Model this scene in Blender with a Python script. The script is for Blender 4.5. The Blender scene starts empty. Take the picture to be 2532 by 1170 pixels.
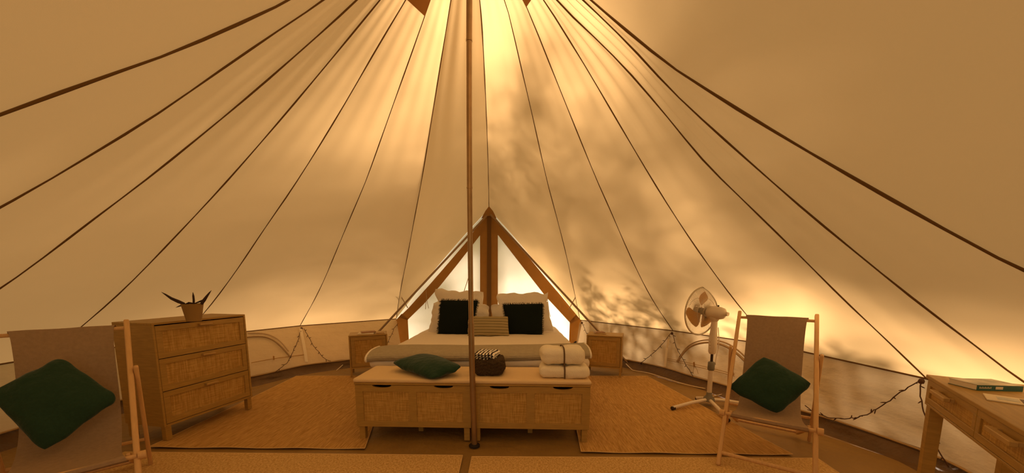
import bpy, bmesh, math, random
from mathutils import Vector, Matrix, noise

random.seed(4)
sc = bpy.context.scene
COL = sc.collection
R = math.radians

# ------------------------------------------------------------------ camera
FPX, PX0, PY0, HOR, EYE = 850.0, 1266.0, 800.0, 697.0, 1.25
PITCH = math.atan((PY0 - HOR) / FPX)
cd = bpy.data.cameras.new('camera')
cam = bpy.data.objects.new('camera', cd)
COL.objects.link(cam)
cam.location = (0, 0, EYE)
cam.rotation_euler = (math.pi / 2 - PITCH, 0, 0)
cd.sensor_fit = 'HORIZONTAL'
cd.sensor_width = 36
cd.lens = FPX / 2532 * 36
cd.shift_y = (PY0 - 585.0) / 2532
cd.clip_start = 0.02
cd.clip_end = 300
sc.camera = cam

# ------------------------------------------------------------------ world, sun, exposure
sc.view_settings.view_transform = 'Standard'
sc.view_settings.look = 'None'
sc.view_settings.gamma = 1
sc.view_settings.use_curve_mapping = False
sc.view_settings.exposure = 0.5
W = bpy.data.worlds.new('sky')
sc.world = W
W.use_nodes = True
bg = W.node_tree.nodes['Background']
bg.inputs[0].default_value = (1.0, 0.88, 0.66, 1)
bg.inputs[1].default_value = 0.72
sl = bpy.data.lights.new('sun', 'SUN')
sun = bpy.data.objects.new('sun', sl)
COL.objects.link(sun)
sl.energy = 18.5
sl.color = (1.0, 0.87, 0.70)
sl.angle = R(3.2)
SUN_AZ, SUN_EL = 30.0, 31.0          # where the sun stands, seen from the tent, azimuth from +Y towards +X
sun.rotation_euler = (R(90 - SUN_EL), 0, R(180 - SUN_AZ))
SUND = Vector((math.sin(R(SUN_AZ)) * math.cos(R(SUN_EL)), math.cos(R(SUN_AZ)) * math.cos(R(SUN_EL)), math.sin(R(SUN_EL))))
cy = sc.cycles
cy.max_bounces = 10
cy.diffuse_bounces = 7
cy.transmission_bounces = 6
cy.transparent_max_bounces = 12
cy.sample_clamp_indirect = 6

# ------------------------------------------------------------------ measuring: a sight line of the photograph cut with a real surface
CF = Vector((0, math.cos(PITCH), -math.sin(PITCH)))
CU = Vector((0, math.sin(PITCH), math.cos(PITCH)))
EYEP = Vector((0, 0, EYE))


def ray(x, y):
    return CF + Vector((1, 0, 0)) * ((x - PX0) / FPX) - CU * ((y - PY0) / FPX)


def atz(x, y, z=0.0):
    d = ray(x, y)
    return EYEP + d * ((z - EYE) / d.z)


def aty(x, y, Y):
    d = ray(x, y)
    return EYEP + d * (Y / d.y)


def atp(x, y, p, n):
    d = ray(x, y)
    return EYEP + d * ((Vector(p) - EYEP).dot(n) / d.dot(n))


# ------------------------------------------------------------------ materials
MATS = {}


def mat(name, col, rough=0.6, bump=None, var=0.0, vscale=6.0, vstretch=(1, 1, 1), trans=0.0, metal=0.0, spec=0.3,
        tcol=None, col2=None, bstretch=(1, 1, 1), pattern=None, sheen=0.0):
    m = bpy.data.materials.new(name)
    m.use_nodes = True
    nt = m.node_tree
    N, L = nt.nodes, nt.links
    b = N['Principled BSDF']
    out = N['Material Output']
    b.inputs['Roughness'].default_value = rough
    b.inputs['Metallic'].default_value = metal
    b.inputs['Specular IOR Level'].default_value = spec
    if sheen:
        b.inputs['Sheen Weight'].default_value = sheen
    tc = N.new('ShaderNodeTexCoord')
    base = None
    if var or pattern:
        mp = N.new('ShaderNodeMapping')
        mp.inputs['Scale'].default_value = vstretch
        L.new(tc.outputs['Object'], mp.inputs[0])
    if pattern:
        base = pattern(nt, tc)
    if var:
        nz = N.new('ShaderNodeTexNoise')
        nz.inputs['Scale'].default_value = vscale
        nz.inputs['Detail'].default_value = 5
        L.new(mp.outputs[0], nz.inputs[0])
        rp = N.new('ShaderNodeValToRGB')
        c2 = col2 or tuple(c * (1 - var) for c in col)
        rp.color_ramp.elements[0].position = 0.3
        rp.color_ramp.elements[1].position = 0.7
        rp.color_ramp.elements[0].color = (*c2, 1)
        rp.color_ramp.elements[1].color = (*col, 1)
        L.new(nz.outputs[0], rp.inputs[0])
        if base is None:
            base = rp.outputs[0]
        else:
            mx = N.new('ShaderNodeMix')
            mx.data_type = 'RGBA'
            mx.blend_type = 'MULTIPLY'
            mx.inputs[0].default_value = 1
            L.new(base, mx.inputs[6])
            L.new(rp.outputs[0], mx.inputs[7])
            base = mx.outputs[2]
    if base is None:
        b.inputs['Base Color'].default_value = (*col, 1)
    else:
        L.new(base, b.inputs['Base Color'])
    if bump:
        bs, bd = bump
        bm_ = N.new('ShaderNodeMapping')
        bm_.inputs['Scale'].default_value = bstretch
        L.new(tc.outputs['Object'], bm_.inputs[0])
        bn = N.new('ShaderNodeTexNoise')
        bn.inputs['Scale'].default_value = bs
        bn.inputs['Detail'].default_value = 4
        L.new(bm_.outputs[0], bn.inputs[0])
        bb = N.new('ShaderNodeBump')
        bb.inputs['Distance'].default_value = bd
        bb.inputs['Strength'].default_value = 1
        L.new(bn.outputs[0], bb.inputs['Height'])
        L.new(bb.outputs[0], b.inputs['Normal'])
    if trans > 0:
        t = N.new('ShaderNodeBsdfTranslucent')
        if tcol:
            t.inputs[0].default_value = (*tcol, 1)
        elif base is not None:
            L.new(base, t.inputs[0])
        else:
            t.inputs[0].default_value = (*col, 1)
        ms = N.new('ShaderNodeMixShader')
        ms.inputs[0].default_value = trans
        L.new(b.outputs[0], ms.inputs[1])
        L.new(t.outputs[0], ms.inputs[2])
        L.new(ms.outputs[0], out.inputs[0])
    MATS[name] = m
    return m


def weave(c1, c2, sx, sy, sz=None, dirt=0.35):
    """two crossed thread directions, colour only"""
    def f(nt, tc):
        N, L = nt.nodes, nt.links
        outs = []
        for sca in ((sx, sx * 0.06, sx), (sx * 0.06, sy, sx * 0.06)) if sz is None else sz:
            mp = N.new('ShaderNodeMapping')
            mp.inputs['Scale'].default_value = sca
            L.new(tc.outputs['Object'], mp.inputs[0])
            nz = N.new('ShaderNodeTexNoise')
            nz.inputs['Scale'].default_value = 1
            nz.inputs['Detail'].default_value = 2
            L.new(mp.outputs[0], nz.inputs[0])
            outs.append(nz.outputs[0])
        mx = N.new('ShaderNodeMath')
        mx.operation = 'ADD'
        L.new(outs[0], mx.inputs[0])
        L.new(outs[1], mx.inputs[1])
        rp = N.new('ShaderNodeValToRGB')
        rp.color_ramp.elements[0].position = 0.80
        rp.color_ramp.elements[1].position = 1.16
        rp.color_ramp.elements[0].color = (*c2, 1)
        rp.color_ramp.elements[1].color = (*c1, 1)
        h = N.new('ShaderNodeMath')
        h.operation = 'MULTIPLY'
        h.inputs[1].default_value = 1.0
        L.new(mx.outputs[0], h.inputs[0])
        s = N.new('ShaderNodeMapRange')
        s.inputs[1].default_value = 0.75
        s.inputs[2].default_value = 1.25
        L.new(h.outputs[0], s.inputs[0])
        rp.color_ramp.elements[0].position = 0.15
        rp.color_ramp.elements[1].position = 0.85
        L.new(s.outputs[0], rp.inputs[0])
        return rp.outputs[0]
    return f


def stripes(c1, c2, axis, scale, duty, rot=0.0):
    def f(nt, tc):
        N, L = nt.nodes, nt.links
        sx = N.new('ShaderNodeSeparateXYZ')
        L.new(tc.outputs['UV'], sx.inputs[0])
        m1 = N.new('ShaderNodeMath'); m1.operation = 'MULTIPLY'; m1.inputs[1].default_value = scale
        L.new(sx.outputs[axis], m1.inputs[0])
        m2 = N.new('ShaderNodeMath'); m2.operation = 'FRACT'
        L.new(m1.outputs[0], m2.inputs[0])
        m3 = N.new('ShaderNodeMath'); m3.operation = 'LESS_THAN'; m3.inputs[1].default_value = duty
        L.new(m2.outputs[0], m3.inputs[0])
        mx = N.new('ShaderNodeMix'); mx.data_type = 'RGBA'
        mx.inputs[6].default_value = (*c1, 1)
        mx.inputs[7].default_value = (*c2, 1)
        L.new(m3.outputs[0], mx.inputs[0])
        return mx.outputs[2]
    return f


CANVAS = mat('roof_canvas', (0.70, 0.49, 0.25), 0.85, bump=(260, 0.0006), var=0.07, vscale=2.5, trans=0.5, spec=0.1, tcol=(0.64, 0.40, 0.18))
WALLC = mat('wall_canvas', (0.66, 0.50, 0.31), 0.85, bump=(7, 0.02), bstretch=(1, 1, 2.2), var=0.1, vscale=5, trans=0.26, spec=0.1, tcol=(0.62, 0.43, 0.23))
GABLEC = mat('gable_canvas', (0.86, 0.82, 0.74), 0.85, bump=(3.5, 0.05), bstretch=(1, 1, 0.8), trans=0.46, spec=0.1, tcol=(0.86, 0.76, 0.62))
WEBBING = mat('brown_webbing', (0.50, 0.29, 0.10), 0.8, bump=(200, 0.001), var=0.15, vscale=8, trans=0.4, tcol=(0.62, 0.36, 0.11), spec=0.1)
SEAM = mat('seam_tape', (0.16, 0.085, 0.03), 0.85, spec=0.1)
PIPING = mat('taupe_piping', (0.34, 0.23, 0.12), 0.85, spec=0.1)
PATCH = mat('apex_patch', (0.36, 0.17, 0.05), 0.85, trans=0.15, spec=0.1)
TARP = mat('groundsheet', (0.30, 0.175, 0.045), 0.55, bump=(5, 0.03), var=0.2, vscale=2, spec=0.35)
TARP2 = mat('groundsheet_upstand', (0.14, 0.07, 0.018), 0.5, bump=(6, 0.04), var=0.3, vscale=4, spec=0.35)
OAK = mat('oak', (0.44, 0.265, 0.062), 0.5, var=0.22, vscale=9, vstretch=(1, 1, 8), spec=0.35)
OAKH = mat('oak_rail', (0.44, 0.265, 0.062), 0.5, var=0.22, vscale=9, vstretch=(1, 8, 8), spec=0.35)
OAKD = mat('oak_handle', (0.50, 0.31, 0.10), 0.5, var=0.15, vscale=20, spec=0.35)
BEECH = mat('beech', (0.66, 0.40, 0.17), 0.5, var=0.14, vscale=12, vstretch=(6, 1, 1), spec=0.3)
CANE = mat('woven_cane', (0.6, 0.38, 0.15), 0.65, bump=(140, 0.003), pattern=weave((0.56, 0.34, 0.09), (0.38, 0.215, 0.045), 190, 190, sz=((7, 7, 150), (120, 120, 9))), spec=0.25)
JUTE = mat('jute', (0.5, 0.3, 0.1), 0.9, bump=(90, 0.004), bstretch=(3, 0.5, 1), pattern=weave((0.62, 0.37, 0.12), (0.40, 0.22, 0.06), 1, 1, sz=((170, 3.5, 5), (150, 12, 5))), spec=0.1)
JUTE_M = mat('jute_mat', (0.5, 0.3, 0.1), 0.9, bump=(110, 0.004), pattern=weave((0.70, 0.47, 0.19), (0.46, 0.275, 0.09), 1, 1, sz=((60, 190, 5), (150, 50, 5))), spec=0.1)
RUG_EDGE = mat('rug_binding', (0.66, 0.45, 0.2), 0.9, spec=0.1)
LINEN = mat('taupe_linen', (0.36, 0.25, 0.155), 0.9, bump=(220, 0.001), var=0.14, vscale=60, vstretch=(1, 1, 1), spec=0.1)
SHEET = mat('white_cotton', (0.80, 0.72, 0.60), 0.85, bump=(5, 0.02), spec=0.1)
PILLOW = mat('pillow_cotton', (0.82, 0.76, 0.66), 0.85, bump=(9, 0.02), spec=0.1, trans=0.15, tcol=(0.8, 0.72, 0.6))
GREYBL = mat('sage_grey_wool', (0.42, 0.36, 0.25), 0.9, bump=(12, 0.012), bstretch=(1, 3, 3), var=0.1, vscale=30, spec=0.1)
CREAM = mat('cream_piping', (0.82, 0.74, 0.6), 0.8, spec=0.1)
PADM = mat('bench_pad_cotton', (0.74, 0.55, 0.31), 0.85, bump=(14, 0.006), spec=0.1)
GREEN = mat('bottle_green_cotton', (0.016, 0.048, 0.026), 0.8, bump=(10, 0.02), var=0.15, vscale=90, spec=0.15, sheen=0.15)
BLACKC = mat('black_linen', (0.008, 0.012, 0.009), 0.9, bump=(180, 0.002), spec=0.08)
STRIPED = mat('olive_striped_linen', (1, 1, 1), 0.9, bump=(150, 0.001), pattern=stripes((0.36, 0.29, 0.15), (0.05, 0.035, 0.02), 1, 7, 0.13), spec=0.1)
BWSTRIPE = mat('black_white_cloth', (1, 1, 1), 0.85, pattern=stripes((0.82, 0.76, 0.66), (0.03, 0.02, 0.02), 0, 6, 0.42), spec=0.1)
KNIT = mat('brown_knit', (0.12, 0.08, 0.045), 0.95, bump=(90, 0.012), bstretch=(1, 1, 3), var=0.6, vscale=90, vstretch=(1, 1, 3), spec=0.05)
TOWEL = mat('cream_terry', (0.84, 0.76, 0.60), 0.95, bump=(120, 0.004), spec=0.05)
RIBBON = mat('brown_ribbon', (0.13, 0.075, 0.03), 0.8)
PLASTIC = mat('ivory_plastic', (0.68, 0.58, 0.44), 0.35, spec=0.45)
WIRE = mat('ivory_wire', (0.56, 0.48, 0.34), 0.4, spec=0.4)
GREYPL = mat('grey_plastic', (0.20, 0.18, 0.13), 0.5)
DARKPL = mat('dark_plastic', (0.035, 0.02, 0.012), 0.5)
AMBER = mat('amber_blade', (0.55, 0.27, 0.05), 0.3, trans=0.35, tcol=(0.6, 0.3, 0.06), spec=0.4)
POLEM = mat('bronze_tube', (0.38, 0.25, 0.13), 0.36, metal=0.75, var=0.2, vscale=14)
APOLE = mat('steel_tube', (0.30, 0.20, 0.11), 0.45, metal=0.5)
DARK = mat('dark_rubber', (0.02, 0.012, 0.01), 0.6)
CORD = mat('cotton_cord', (0.45, 0.30, 0.14), 0.8)
FAIRY = mat('fairy_wire', (0.075, 0.03, 0.01), 0.6)
BULB = mat('bulb_plastic', (0.16, 0.08, 0.03), 0.3)
CABLE = mat('white_cable', (0.66, 0.52, 0.32), 0.5)
STRAP = mat('pale_webbing', (0.80, 0.68, 0.48), 0.8, trans=0.15)
POTM = mat('tan_pot', (0.32, 0.19, 0.055), 0.7, var=0.1, vscale=8)
LEAF = mat('withered_leaf', (0.045, 0.022, 0.012), 0.6, spec=0.25)
SOIL = mat('soil', (0.03, 0.018, 0.01), 0.95)
PAPER = mat('paper', (0.78, 0.68, 0.5), 0.8)
BOOK_G = mat('teal_cover', (0.02, 0.10, 0.085), 0.45, var=0.3, vscale=30)
BOOK_T = mat('picture_cover', (0.62, 0.55, 0.42), 0.4, var=0.7, vscale=12, col2=(0.14, 0.16, 0.11))
BOOK_B = mat('brown_cover', (0.38, 0.2, 0.09), 0.6, var=0.2, vscale=20)
BOOK_O = mat('ochre_cover', (0.52, 0.34, 0.14), 0.6, var=0.2, vscale=20)
BOOK_D = mat('dark_cover', (0.16, 0.09, 0.05), 0.6, var=0.4, vscale=20)
LABELM = mat('pale_label', (0.62, 0.55, 0.42), 0.6)
GRASS = mat('meadow', (0.10, 0.12, 0.03), 0.95, var=0.4, vscale=3)
BARK = mat('bark', (0.11, 0.07, 0.045), 0.9)
FOLI = mat('tree_leaves', (0.07, 0.11, 0.02), 0.7, trans=0.3, tcol=(0.15, 0.2, 0.03))


# ------------------------------------------------------------------ mesh helpers
class MB:
    def __init__(s, mtx=None):
        s.v, s.f, s.uv, s.m = [], [], None, mtx

    def add(s, vs, fs):
        o = len(s.v)
        s.v += [tuple(s.m @ Vector(p)) if s.m else tuple(p) for p in vs]
        s.f += [tuple(i + o for i in f) for f in fs]
        return s

    def box(s, x0, x1, y0, y1, z0, z1, c=0.0):
        """box with chamfered vertical+horizontal edges when c>0"""
        bm = bmesh.new()
        bmesh.ops.create_cube(bm, size=1)
        for v in bm.verts:
            v.co = Vector((x0 + (v.co.x + .5) * (x1 - x0), y0 + (v.co.y + .5) * (y1 - y0), z0 + (v.co.z + .5) * (z1 - z0)))
        if c > 0:
            bmesh.ops.bevel(bm, geom=bm.edges[:], offset=c, segments=1, affect='EDGES')
        return s.frombm(bm)

    def frombm(s, bm):
        bm.verts.index_update()
        s.add([v.co.copy() for v in bm.verts], [[v.index for v in f.verts] for f in bm.faces])
        bm.free()
        return s

    def tube(s, pts, r, n=8, cap=True):
        pts = [Vector(p) for p in pts]
        rs = r if isinstance(r, (list, tuple)) else [r] * len(pts)
        vs, fs = [], []
        t0 = (pts[1] - pts[0]).normalized()
        up = Vector((0, 0, 1)) if abs(t0.z) < .9 else Vector((1, 0, 0))
        a = t0.cross(up).normalized()
        for i, p in enumerate(pts):
            t = (pts[min(i + 1, len(pts) - 1)] - pts[max(i - 1, 0)]).normalized()
            a = (a - t * a.dot(t)).normalized()
            b = t.cross(a)
            for k in range(n):
                q = 2 * math.pi * k / n
                vs.append(p + (a * math.cos(q) + b * math.sin(q)) * rs[i])
        for i in range(len(pts) - 1):
            for k in range(n):
                fs.append((i * n + k, i * n + (k + 1) % n, (i + 1) * n + (k + 1) % n, (i + 1) * n + k))
        if cap:
            fs.append(tuple(range(n))[::-1])
            fs.append(tuple((len(pts) - 1) * n + k for k in range(n)))
        return s.add(vs, fs)

    def bar(s, a, b, w, h, c=0.004):
        """rectangular batten from a to b"""
        a, b = Vector(a), Vector(b)
        t = (b - a).normalized()
        side = Vector((1, 0, 0)) if abs(t.x) < .9 else Vector((0, 1, 0))
        side = (side - t * side.dot(t)).normalized()
        up = t.cross(side)
        vs, fs, n = [], [], 20
        L_ = (b - a).length
        for d_, k_ in ((0, .55), (.004, .9), (.010, 1), (L_ - .010, 1), (L_ - .004, .9), (L_, .55)):
            for i in range(n):
                q = 2 * math.pi * (i + .5) / n
                cx, sx = math.cos(q), math.sin(q)
                x = math.copysign(abs(cx) ** .5, cx) * w / 2 * k_
                z = math.copysign(abs(sx) ** .5, sx) * h / 2 * k_
                vs.append(a + t * d_ + side * x + up * z)
        for r_ in range(5):
            for i in range(n):
                fs.append((r_ * n + i, r_ * n + (i + 1) % n, (r_ + 1) * n + (i + 1) % n, (r_ + 1) * n + i))
        fs.append(tuple(range(n))[::-1])
        fs.append(tuple(5 * n + i for i in range(n)))
        return s.add(vs, fs)

    def lathe(s, prof, c=(0, 0, 0), n=24, M=None):
        vs, fs = [], []
        c = Vector(c)
        for (r, z) in prof:
            for k in range(n):
                q = 2 * math.pi * k / n
                p = Vector((r * math.cos(q), r * math.sin(q), z))
                vs.append((M @ p if M else p) + c)
        for i in range(len(prof) - 1):
            for k in range(n):
                fs.append((i * n + k, i * n + (k + 1) % n, (i + 1) * n + (k + 1) % n, (i + 1) * n + k))
        fs.append(tuple(range(n))[::-1])
        fs.append(tuple((len(prof) - 1) * n + k for k in range(n)))
        return s.add(vs, fs)

    def prism(s, outline, axis_pts):
        """outline: list of Vector, extruded by the vector axis_pts"""
        n = len(outline)
        e = Vector(axis_pts)
        vs = [Vector(p) for p in outline] + [Vector(p) + e for p in outline]
        fs = [tuple(range(n)), tuple(range(n, 2 * n))[::-1]]
        fs += [(i, (i + 1) % n, n + (i + 1) % n, n + i) for i in range(n)]
        return s.add(vs, fs)

    def grid(s, fn, nu, nv):
        vs = [fn(i / nu, j / nv) for j in range(nv + 1) for i in range(nu + 1)]
        fs = [(j * (nu + 1) + i, j * (nu + 1) + i + 1, (j + 1) * (nu + 1) + i + 1, (j + 1) * (nu + 1) + i) for j in range(nv) for i in range(nu)]
        return s.add(vs, fs)

    def build(s, name, m, parent=None, smooth=False, uvs=None, fixn=True, **props):
        me = bpy.data.meshes.new(name)
        me.from_pydata(s.v, [], s.f)
        if uvs:
            ul = me.uv_layers.new(name='UVMap')
            for lp in me.loops:
                ul.data[lp.index].uv = uvs[lp.vertex_index]
        if fixn:
            bm = bmesh.new()
            bm.from_mesh(me)
            bmesh.ops.recalc_face_normals(bm, faces=bm.faces[:])
            bm.to_mesh(me)
            bm.free()
        me.materials.append(m)
        if smooth:
            for p in me.polygons:
                p.use_smooth = True
            try:
                me.set_sharp_from_angle(angle=R(50))
            except Exception:
                pass
        o = bpy.data.objects.new(name, me)
        COL.objects.link(o)
        if parent:
            o.parent = parent
        for k, v in props.items():
            o[k] = v
        return o


def thing(name, label, cat, loc=(0, 0, 0), rz=0.0, group=None):
    o = bpy.data.objects.new(name, None)
    COL.objects.link(o)
    o.empty_display_size = 0.1
    o.location = loc
    o.rotation_euler = (0, 0, rz)
    o['label'] = label
    o['category'] = cat
    if group:
        o['group'] = group
    return o


def tag(o, label, cat, group=None):
    o['label'] = label
    o['category'] = cat
    if group:
        o['group'] = group
    return o


def struct(name):
    o = bpy.data.objects.new(name, None)
    COL.objects.link(o)
    o['kind'] = 'structure'
    return o


def lerp(a, b, t):
    return a + (b - a) * t


def resample(pts, n):
    d = [0]
    for i in range(1, len(pts)):
        d.append(d[-1] + (pts[i] - pts[i - 1]).length)
    out = []
    for k in range(n):
        t = d[-1] * k / (n - 1)
        i = 0
        while i < len(pts) - 2 and d[i + 1] < t:
            i += 1
        f = (t - d[i]) / max(1e-9, d[i + 1] - d[i])
        out.append(pts[i].lerp(pts[i + 1], min(1, max(0, f))))
    return out


def smoothpts(pts, it=2):
    for _ in range(it):
        q = [pts[0]]
        for i in range(len(pts) - 1):
            q += [pts[i].lerp(pts[i + 1], .25), pts[i].lerp(pts[i + 1], .75)]
        pts = q + [pts[-1]]
    return pts


# ================================================================== THE TENT
POLE = atz(1173, 1104, 0)
PX, PYY = POLE.x, POLE.y
APEX_Z = 3.62
GY = 5.9                                      # the gable wall
EAVE = 0.60
# azimuth, (radius, height) down the seam measured from the photograph, radius of the eave
SE = {
    'S0': (-121.5, [(1.01, 2.70), (1.30, 2.46), (1.49, 2.30), (1.78, 2.09), (2.02, 1.91)], 3.75),
    'S1': (-108.5, [(.86, 2.89), (1.08, 2.70), (1.46, 2.36), (1.70, 2.14), (2.02, 1.88), (2.32, 1.64)], 3.75),
    'S2': (-97.0, [(.71, 3.02), (1.10, 2.67), (1.42, 2.39), (1.78, 2.09), (2.05, 1.87), (2.35, 1.64), (2.68, 1.38), (2.91, 1.21)], 3.80),
    'S3': (-83.0, [(.62, 3.14), (1.04, 2.76), (1.40, 2.44), (1.90, 2.01), (2.40, 1.61), (2.94, 1.19), (3.42, .87)], 3.85),
    'S4': (-68.0, [(.50, 3.23), (.76, 3.0), (1.17, 2.61), (1.73, 2.12), (2.21, 1.75), (2.74, 1.32), (3.34, .89)], 3.85),
}
px_seams = {
    'S5': [(1063, 0), (1023, 115), (969, 265), (904, 450), (877, 511), (838, 604), (792, 715), (742, 805)],
    'S6': [(1115, 0), (1088, 162), (1067, 296), (1042, 450), (1027, 527), (1008, 631), (988, 727), (980, 788)],
    'S8': [(1252, 0), (1285, 150), (1315, 277), (1353, 450), (1371, 515), (1401, 631), (1422, 731), (1434, 791)],
    'S9': [(1298, 0), (1348, 127), (1408, 277), (1478, 450), (1508, 515), (1555, 626), (1610, 738), (1664, 817)],
    'S10': [(1348, 0), (1388, 65), (1446, 158), (1531, 304), (1617, 450), (1691, 567), (1768, 678), (1852, 787)],
    'S11': [(1373, 0), (1527, 142), (1650, 285), (1738, 396), (1841, 496), (1954, 606), (2087, 740), (2180, 827), (2292, 935)],
    'S12': [(1446, 0), (1565, 115), (1669, 231), (1800, 350), (1980, 509), (2067, 581), (2262, 740), (2416, 855), (2532, 945)],
    'S13': [(1446, 0), (1604, 125), (1800, 252), (1962, 350), (2108, 435), (2262, 522), (2532, 672)],
}


def pol(az, r, z):
    return Vector((PX + math.sin(R(az)) * r, PYY + math.cos(R(az)) * r, z))


def inplane(az, pts):
    u = Vector((math.sin(R(az)), math.cos(R(az)), 0))
    n = Vector((-u.y, u.x, 0))
    return [atp(x, y, (PX, PYY, 0), n) for x, y in pts]


SEAMS = {}
for k, (az, prof, re) in SE.items():
    SEAMS[k] = [pol(az, .10, APEX_Z)] + [pol(az, r, z) for r, z in prof] + [pol(az, re, EAVE)]
for k in ('S5', 'S9', 'S11'):
    e = atz(*px_seams[k][-1], EAVE)
    az = math.degrees(math.atan2(e.x - PX, e.y - PYY))
    SEAMS[k] = [pol(az, .10, APEX_Z)] + inplane(az, px_seams[k])
for k in ('S6', 'S8'):
    e = aty(*px_seams[k][-1], GY)
    az = math.degrees(math.atan2(e.x - PX, e.y - PYY))
    SEAMS[k] = [pol(az, .10, APEX_Z)] + inplane(az, px_seams[k])
SEAMS['S10'] = [pol(71.5, .10, APEX_Z)] + inplane(71.5, px_seams['S10']) + [pol(71.5, 3.18, EAVE)]
SEAMS['S12'] = [pol(107, .10, APEX_Z)] + inplane(107, px_seams['S12']) + [pol(107, 3.15, EAVE)]
SEAMS['S13'] = [pol(122, .10, APEX_Z)] + inplane(122, px_seams['S13'][1:]) + [pol(122, 2.85, 1.02), pol(122, 3.15, EAVE)]
peak = aty(1209, 517, GY)
SEAMS['S7'] = [pol(0, .10, APEX_Z)] + [aty(1189, 0, PYY + .55), aty(1199, 191, PYY + 1.25), aty(1205, 335, PYY + 2.05), aty(1208, 450, PYY + 2.85)] + [peak]
dpeak = Vector((PX + .05, -1.05, 2.35))
SEAMS['D'] = [pol(179, .10, APEX_Z), Vector((PX, 1.95, 3.22)), Vector((PX + .02, 1.0, 2.80)), Vector((PX + .03, 0, 2.52)), dpeak]
NS = 25
for k in SEAMS:
    SEAMS[k] = resample(smoothpts(SEAMS[k], 2), NS)
ORDER = ['D', 'S0', 'S1', 'S2', 'S3', 'S4', 'S5', 'S6', 'S7', 'S8', 'S9', 'S10', 'S11', 'S12', 'S13', 'D']

ceiling = struct('ceiling')
for i in range(len(ORDER) - 1):
    A, B = SEAMS[ORDER[i]], SEAMS[ORDER[i + 1]]
    folds = 0.007 if i >= 7 else 0.003
    if ORDER[i] in ('S10', 'S11'):
        folds = 0.014

    def f(u, v, A=A, B=B, i=i, folds=folds):
        j = min(NS - 1, int(round(v * (NS - 1))))
        p = A[j].lerp(B[j], u)
        w = (B[j] - A[j]).length
        if i in (7, 8):
            p.z += .055 * 4 * u * (1 - u) * v ** 6
        c = Vector((PX, PYY, p.z)) - p
        c.z = 0
        c = c.normalized() * .8 + Vector((0, 0, -.6))
        sag = -.045 * w * 4 * u * (1 - u)              # cloth bellies out a little between the seams
        env = min(1, 6 * u * (1 - u))
        sag *= min(1, (1 - v) * 6)
        fold = folds * env * (1 - v) * math.sin(u * 17 + i * 2.1 + 1.5 * math.sin(v * 5 + i)) * min(1, v * 6)
        return p + c * (sag + fold + .006 * env * noise.noise(p * 2.2))
    MB().grid(f, 16, NS - 1).build('canvas_panel', CANVAS, ceiling, smooth=True, fixn=False)
for k in ORDER[1:]:
    if k == 'D':
        continue
    pts = [p + (Vector((PX, PYY, p.z - .3)) - p).normalized() * .006 for p in SEAMS[k]]
    rr = .0056 if k in ('S0', 'S13') else .0042
    MB().tube(pts, [rr * (1.0 + .25 * math.sin(j * 1.7)) for j in range(len(pts))], 6).build('seam', SEAM, ceiling, smooth=True)
for a, b in (('S4', 'S5'), ('S9', 'S10')):
    A, B = SEAMS[a], SEAMS[b]
    LM = 2.75 if a == 'S4' else 2.95

    def f(u, v, A=A, B=B):
        t = v * LM
        j = int(t)
        p = A[j].lerp(A[j + 1], t - j).lerp(B[j].lerp(B[j + 1], t - j), u)
        c = Vector((PX, PYY, p.z - .6)) - p
        return p + c.normalized() * (.012 + .02 * u * (1 - u))
    MB().grid(f, 6, 12).build('apex_patch', PATCH, ceiling, smooth=True, label='dark brown reinforcing patch at the tent peak')

# eave (wall top) and canvas hem (wall foot), as plan polylines
L_E = [SEAMS[k][-1] for k in ('S0', 'S1', 'S2', 'S3', 'S4', 'S5', 'S6')]
R_E = [SEAMS[k][-1] for k in ('S8', 'S9', 'S10', 'S11', 'S12', 'S13')]
HEM = .10


def azr(p):
    return math.degrees(math.atan2(p.x - PX, p.y - PYY)), math.hypot(p.x - PX, p.y - PYY)


def hemtab(pxs, ends):
    t = [azr(atz(x, y, HEM)) for x, y in pxs] + ends
    return sorted(t)


HL = hemtab([(612, 933), (645, 925), (740, 905), (850, 890), (965, 877)], [(-121.5, 3.6), (-97, 3.62), (-75, 3.62)])
HR = hemtab([(1450, 872), (1560, 890), (1700, 925), (1850, 972), (1990, 1018), (2264, 1103)], [(107, 3.1), (125, 3.1)])


def interp(tab, a):
    if a <= tab[0][0]:
        return tab[0][1]
    for (a0, r0), (a1, r1) in zip(tab, tab[1:]):
        if a <= a1:
            return lerp(r0, r1, (a - a0) / (a1 - a0 + 1e-9))
    return tab[-1][1]


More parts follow.
